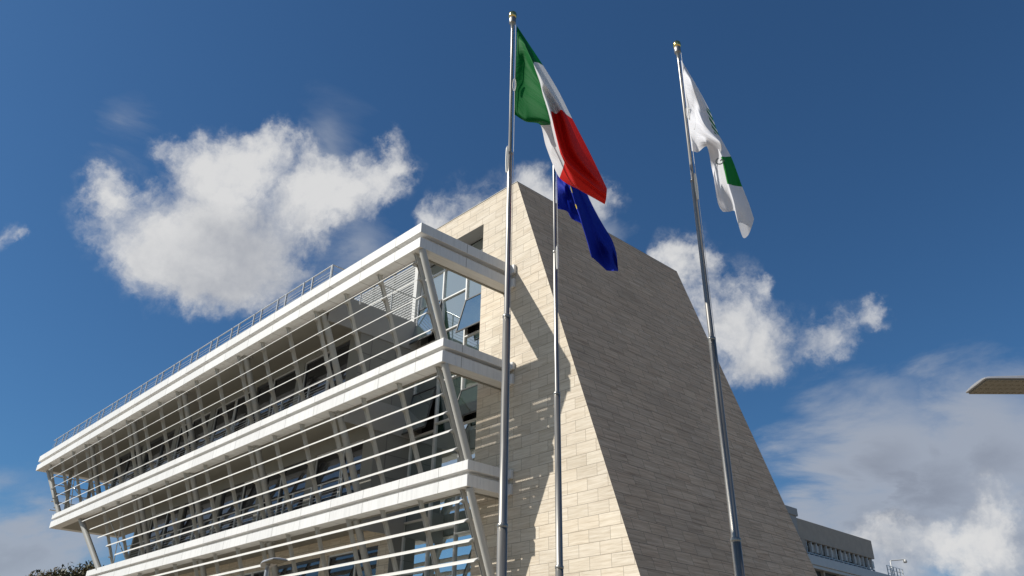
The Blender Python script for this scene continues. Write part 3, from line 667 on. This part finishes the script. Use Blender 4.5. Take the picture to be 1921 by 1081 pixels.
# ------------------------------------------------------------------ flags: cloth surfaces through surveyed fold lines
def crom(a, t):                        # Catmull-Rom through keyed points [(key, Vector)]
    ks = [k for k, _ in a]; n = len(a)
    i = 0
    while i < n-2 and t > ks[i+1]: i += 1
    k0, k1 = ks[i], ks[i+1]; s = (t-k0)/(k1-k0)
    p1, p2 = a[i][1], a[i+1][1]
    m1 = (p2-a[i-1][1])/(k1-ks[i-1])*(k1-k0) if i > 0 else (p2-p1)
    m2 = (a[i+2][1]-p1)/(ks[i+2]-k0)*(k1-k0) if i < n-2 else (p2-p1)
    return (2*s**3-3*s**2+1)*p1+(s**3-2*s**2+s)*m1*.8+(-2*s**3+3*s**2)*p2+(s**3-s**2)*m2*.8
def flag(name, P, rows, mat, label, NU=72, NV=56, ripple=.012, fly_depth=0.0, seed=1, fold=1.9):
    out = Vector((P.x, P.y, 0)); h = out.length; out.normalize()
    def world(px, py, off):
        d = ray(px, py); q = d*((h-off)/d.dot(out)); return Vector((q.x, q.y, q.z+EYE))
    R = [(u, [(v, Vector((x, y, o))) for v, x, y, o in row]) for u, row in rows]
    m = MB(ident); grid = []
    rnd = random.Random(seed); ph = [rnd.uniform(0, 6.28) for _ in range(4)]
    for a in range(NU+1):
        u = a/NU; col = []
        for b in range(NV+1):
            v = b/NV
            q = crom([(uu, crom(r, v)) for uu, r in R], u)
            rp = ripple*min(1, u*4)*(math.sin(v*17+u*6+ph[0])+.6*math.sin(v*31-u*9+ph[1])+.5*math.sin(u*23+v*8+ph[2]))
            col.append(world(q.x, q.y, q.z*fold*min(1, .15+u*5)+rp+fly_depth*u))
        grid.append(col)
    vs = [p for c in grid for p in c]
    fs = []; us = []
    for a in range(NU):
        for b in range(NV):
            fs.append((a*(NV+1)+b, (a+1)*(NV+1)+b, (a+1)*(NV+1)+b+1, a*(NV+1)+b+1))
            us.append([(a/NU, b/NV), ((a+1)/NU, b/NV), ((a+1)/NU, (b+1)/NV), (a/NU, (b+1)/NV)])
    m._add(vs, fs, 0, us, True)
    o = m.build(name, mat); tag(o, label[0], 'flag', 'flags flying on the three poles')
    return o, world
it_rows = [
 (0, [(0, 969, 48, .03), (.25, 968, 90, .03), (.5, 966.5, 132, .03), (.75, 965, 172, .03), (1, 963.5, 214, .03)]),
 (.17, [(0, 993, 84, -.08), (.15, 985, 84, .08), (.4, 985, 110, .02), (.75, 986, 185, .03), (.9, 988, 224, .05), (1, 986, 228, -.06)]),
 (.3333, [(0, 1018, 122, -.15), (.12, 1009, 117, -.06), (.22, 1000, 117, .14), (.5, 1014, 160, .10), (.85, 1032, 231, .12), (.93, 1024, 234, -.05), (1, 1013, 234, -.15)]),
 (.5, [(0, 1047, 170, -.2), (.15, 1036, 165, -.05), (.25, 1025, 160, .16), (.4, 1016, 165, .16), (.55, 1021, 190, .1), (.8, 1038, 262, .02), (.92, 1034, 285, -.12), (1, 1024, 275, -.2)]),
 (.6667, [(0, 1073, 222, -.2), (.12, 1063, 215, -.1), (.22, 1052, 205, .14), (.32, 1043, 213, -.02), (.42, 1033, 209, .18), (.72, 1050, 285, .14), (.88, 1058, 305, 0), (1, 1049, 333, -.15)]),
 (.83, [(0, 1108, 290, -.16), (.15, 1095, 290, -.05), (.25, 1078, 285, .1), (.35, 1066, 292, -.02), (.5, 1062, 300, .14), (.75, 1072, 325, .1), (.9, 1080, 348, .02), (1, 1088, 357, -.05)]),
 (1, [(0, 1138, 353, -.05), (.2, 1138, 358, .02), (.4, 1137.5, 364, .05), (.6, 1137, 370, .04), (.8, 1136, 376, .02), (1, 1134, 383, 0)])]
flag('flag', POLES[0], it_rows, 'tricolour_cloth', ('green white and red tricolour flag hanging in folds from the left flagpole',), ripple=.012, fly_depth=-.1)
eu_rows = [
 (0, [(0, 1040.5, 246, .03), (.25, 1041.5, 282, .03), (.5, 1042.5, 318, .03), (.75, 1043.3, 355, .03), (1, 1044, 391, .03)]),
 (.22, [(0, 1064, 285, -.1), (.25, 1058, 302, .02), (.5, 1056, 330, .04), (.75, 1059, 362, .02), (1, 1063, 396, -.04)]),
 (.42, [(0, 1090, 340, -.1), (.25, 1076, 338, .06), (.5, 1066, 338, .16), (.62, 1068, 355, .02), (.8, 1072, 388, -.06), (1, 1072, 410, -.08)]),
 (.58, [(0, 1112, 387, -.1), (.25, 1098, 385, .08), (.5, 1080, 386, .2), (.62, 1082, 392, .0), (.8, 1088, 405, -.1), (1, 1090, 419, -.14)]),
 (.75, [(0, 1130, 420, -.1), (.25, 1114, 424, .08), (.5, 1094, 430, .18), (.7, 1100, 425, -.05), (1, 1104, 428, -.14)]),
 (.90, [(0, 1146, 446, -.06), (.25, 1134, 456, .10), (.42, 1122, 470, .02), (.55, 1109, 482, .16), (.75, 1114, 470, -.05), (1, 1118, 462, -.12)]),
 (.93, [(0, 1150, 455, -.06), (.25, 1144, 468, .10), (.42, 1128, 480, .0), (.55, 1112, 484, .16), (.75, 1116, 474, -.05), (1, 1119, 466, -.12)]),
 (1, [(0, 1156, 474, -.08), (.12, 1158, 492, .06), (.24, 1159, 508, .0), (.3, 1155, 508, .1), (.5, 1137, 507, .12), (.6, 1132, 500, .0), (.75, 1124, 489, -.02), (1, 1120, 480, -.1)])]
flag('flag', POLES[1], eu_rows, 'blue_cloth', ('blue flag with small gold stars drooping below the tricolour, in front of the stone tower',), ripple=.045, fly_depth=.05, seed=4, fold=2.4)
wh_rows = [
 (0, [(0, 1277, 112, .03), (.25, 1282, 155, .03), (.5, 1287, 197, .03), (.75, 1292, 240, .03), (1, 1297.5, 283, .03)]),
 (.2, [(0, 1300, 150, -.06), (.15, 1297, 152, .1), (.5, 1302, 205, .02), (.75, 1305, 245, .06), (1, 1309, 285, -.03)]),
 (.4, [(0, 1330, 205, -.1), (.2, 1321, 200, .02), (.2, 1318, 203, .02), (.5, 1317, 226, .14), (.75, 1323, 255, .16), (1, 1326, 275, .1)]),
 (.55, [(0, 1347, 250, -.1), (.25, 1335, 244, .02), (.5, 1338, 256, .12), (.7, 1353, 270, .2), (.85, 1347, 292, .05), (1, 1334, 312, -.12)]),
 (.7, [(0, 1372, 296, -.06), (.25, 1362, 297, .06), (.47, 1353, 297, .14), (.75, 1344, 315, -.06), (1, 1338, 331, -.08)]),
 (.845, [(0, 1392, 350, -.06), (.25, 1377, 348, .06), (.47, 1364, 345, .16), (.6, 1357, 352, -.02), (.8, 1350, 366, -.08), (1, 1345, 375, -.04)]),
 (.93, [(0, 1404, 380, -.06), (.22, 1394, 388, .08), (.47, 1375, 382, .16), (.6, 1372, 374, -.04), (.8, 1360, 388, -.1), (1, 1350, 390, -.04)]),
 (1, [(0, 1414, 410, -.05), (.16, 1411, 422, .05), (.28, 1403, 441, .02), (.40, 1393, 445, .1), (.5, 1382, 412, .14), (.6, 1378, 396, -.04), (.8, 1366, 397, -.1), (1, 1356, 397, -.04)])]
wf, wworld = flag('flag', POLES[2], wh_rows, 'white_cloth', ('white flag with a green block and green stripes on the right flagpole',), ripple=.024, fly_depth=0, seed=9, fold=2.6)
# printed letter beside the green block
ctr = wworld(1350, 303, .42); ax1 = (wworld(1354, 297.5, .42)-ctr); ax1.normalize()
nrm = -Vector((POLES[2].x, POLES[2].y, 0)).normalized(); ax2 = nrm.cross(ax1)
tx = bpy.data.curves.new('printed_letter', 'FONT'); tx.body = 'G'; tx.size = .16; tx.extrude = .002; tx.align_x = 'CENTER'; tx.align_y = 'CENTER'
to = bpy.data.objects.new('printed_letter_source', tx); COL.objects.link(to)
rotm = Matrix((ax2, -ax1, nrm)).transposed().to_4x4() if False else Matrix(((ax1.x, ax2.x, nrm.x, ctr.x), (ax1.y, ax2.y, nrm.y, ctr.y), (ax1.z, ax2.z, nrm.z, ctr.z), (0, 0, 0, 1)))
dg = bpy.context.evaluated_depsgraph_get()
lm = bpy.data.meshes.new_from_object(to.evaluated_get(dg)); bpy.data.objects.remove(to)
lm.transform(rotm); lm.materials.clear(); lm.materials.append(MATS['black_print'])
lo = bpy.data.objects.new('printed_letter', lm); COL.objects.link(lo); lo.parent = wf

# ------------------------------------------------------------------ street lamps
def lamp(tip, dirx, label, z, Lh=1.0, width=.42, back=1.42):
    d = Vector((dirx[0], dirx[1], 0)).normalized(); s = Vector((-d.y, d.x, 0)); tip = Vector((tip[0], tip[1], z))
    foot = tip-d*back; foot.z = 0
    t = thing('street_lamp', label, 'street lamp', foot, 'street lamps')
    def strip(name, stations, mat, cap=True):      # stations: (dist from tip, half width, z low edge, z crown)
        m = MB(ident); vs = []
        for (a, hw, zl, zc) in stations:
            c = tip-d*a
            for k in range(9):
                th = math.pi*k/8
                vs.append(Vector((c.x, c.y, z))+s*hw*math.cos(th)+Vector((0, 0, zl+(zc-zl)*math.sin(th)**.7 if 0 < k < 8 else zl)))
        n = len(stations)
        fs = [(i*9+k, i*9+k+1, (i+1)*9+k+1, (i+1)*9+k) for i in range(n-1) for k in range(8)]
        fs += [(i*9, (i+1)*9, (i+1)*9+8, i*9+8) for i in range(n-1)]
        fs += [tuple(range(9))[::-1], tuple(range((n-1)*9, n*9))]
        m._add(vs, fs); return m.build(name, mat, t, .004)
    w = width/2
    strip('lamp_head', [(0, w*.98, 0, .03), (.06, w, 0, .055), (.40, w, 0, .075), (Lh*.70, w, -.005, .085), (Lh*.86, w*.85, -.03, .09), (Lh, w*.5, -.06, .08), (Lh+.12, .07, -.06, .05)], 'lamp_grey')
    m = MB(ident)
    def pl(a, b, mz): c = tip-d*a; return (c.x+s.x*b, c.y+s.y*b, z+mz)
    pan = [pl(.03, -w*.93, -.003), pl(.03, w*.93, -.003), pl(Lh*.62, w*.93, -.003), pl(Lh*.62, -w*.93, -.003)]
    low = [(p[0], p[1], p[2]-.012) for p in pan]
    m._add([Vector(p) for p in pan+low], [(0, 1, 2, 3), (7, 6, 5, 4), (0, 4, 5, 1), (1, 5, 6, 2), (2, 6, 7, 3), (3, 7, 4, 0)])
    # rows of LED lenses
    m2 = MB(ident); q4 = [pl(Lh*.635, -w*.97, -.004), pl(Lh*.635, w*.97, -.004), pl(Lh*.66, w*.97, -.004), pl(Lh*.66, -w*.97, -.004)]
    m2._add([Vector(p) for p in q4]+[Vector((p[0], p[1], p[2]-.006)) for p in q4], [(0, 1, 2, 3), (7, 6, 5, 4), (0, 4, 5, 1), (1, 5, 6, 2), (2, 6, 7, 3), (3, 7, 4, 0)]); m2.build('seal', 'frame_dark', t)
    for i in range(4):
        for j in range(8):
            c = Vector(pl(.08+(Lh*.62-.14)*j/7, -w*.75+w*1.5*i/3, -.016)); m.lathe(c, [(.0, -.008), (.016, -.006), (.02, 0)], 8)
    m.build('light_panel', 'lamp_under', t)
    m = MB(ident); m.tube([tip-d*min(Lh+.15, back-.05)+Vector((0, 0, -.02)), foot+Vector((0, 0, z-.05)), foot+Vector((0, 0, z-.2))], [.045, .05, .05], 14, 0, raw=True); m.build('arm', 'lamp_grey', t)
    m = MB(ident); m.lathe(foot, [(.0, 0), (.16, 0), (.16, .02), (.085, .03), (.08, 1.0), (.055, z-.2), (.048, z-.06), (0, z-.05)], 16); m.build('pole', 'lamp_grey', t)
LZ = 3.2+EYE; q = 3.2/3.5
lamp((-2.375*q, 9.925*q), (-.72, -.69), 'grey street lamp head entering the picture at the right edge', LZ, 1.0, .44)
lamp((-19.41*.914, 10.6*.914), (.99, -.14), 'small grey street lamp standing before the lowest balcony', LZ, 1.0, .40, .80)

# ------------------------------------------------------------------ trees beyond the left end
def tree(name, base, H, R, seed, label):
    rnd = random.Random(seed); B = Vector(base)
    t = thing(name, label, 'tree', B, 'trees beyond the building')
    m = MB(ident)
    m.tube([B, B+Vector((.2, .1, H*.3)), B+Vector((.1, .3, H*.62))], [.32, .25, .13], 10, 0, raw=True)
    ends = []
    for k in range(11):
        a = k*2.4+rnd.random(); s0 = B+Vector((.15, .15, H*(.32+.03*k)))
        e = B+Vector((math.cos(a)*R*rnd.uniform(.35, .8), math.sin(a)*R*rnd.uniform(.35, .8), H*rnd.uniform(.6, .93)))
        m.tube([s0, (s0+e)/2+Vector((0, 0, .3)), e], [.12, .07, .03], 6, 0, raw=True); ends.append(e)
    m.build('trunk', 'bark', t)
    c = MB(ident)
    cl = [(e+Vector((rnd.uniform(-.6, .6), rnd.uniform(-.6, .6), rnd.uniform(-.3, .5))), rnd.uniform(.55, 1.1)) for e in ends for _ in range(3)]
    for _ in range(34):
        a = rnd.uniform(0, 6.28); rr = R*math.sqrt(rnd.random())*.85
        cl.append((B+Vector((rr*math.cos(a), rr*math.sin(a), H*(.97-.35*(rr/R)**2-rnd.random()*.25))), rnd.uniform(.35, .8)))
    for ctr, r in cl:
        for _ in range(int(190*r)):
            dv = Vector((rnd.gauss(0, 1), rnd.gauss(0, 1), rnd.gauss(0, .8))); dv = dv.normalized()*r*rnd.random()**.45
            p = ctr+dv; ln = rnd.uniform(.10, .2); wd = ln*.38
            a1 = Vector((rnd.gauss(0, 1), rnd.gauss(0, 1), rnd.gauss(-.5, 1))).normalized(); a2 = a1.cross(Vector((rnd.gauss(0, 1), rnd.gauss(0, 1), rnd.gauss(0, 1)))).normalized()
            c._add([p-a1*ln, p+a2*wd, p+a1*ln, p-a2*wd], [(0, 1, 2, 3)])
    c.build('crown', 'leaf', t)
tree('tree', (-72.3, 20.0, 0), 11.5, 1.9, 3, 'wide olive green tree top at the bottom left, further from the building')
tree('tree', (-71.6, 22.4, 0), 12.3, 1.45, 5, 'taller olive green tree top just behind the leaning end column')
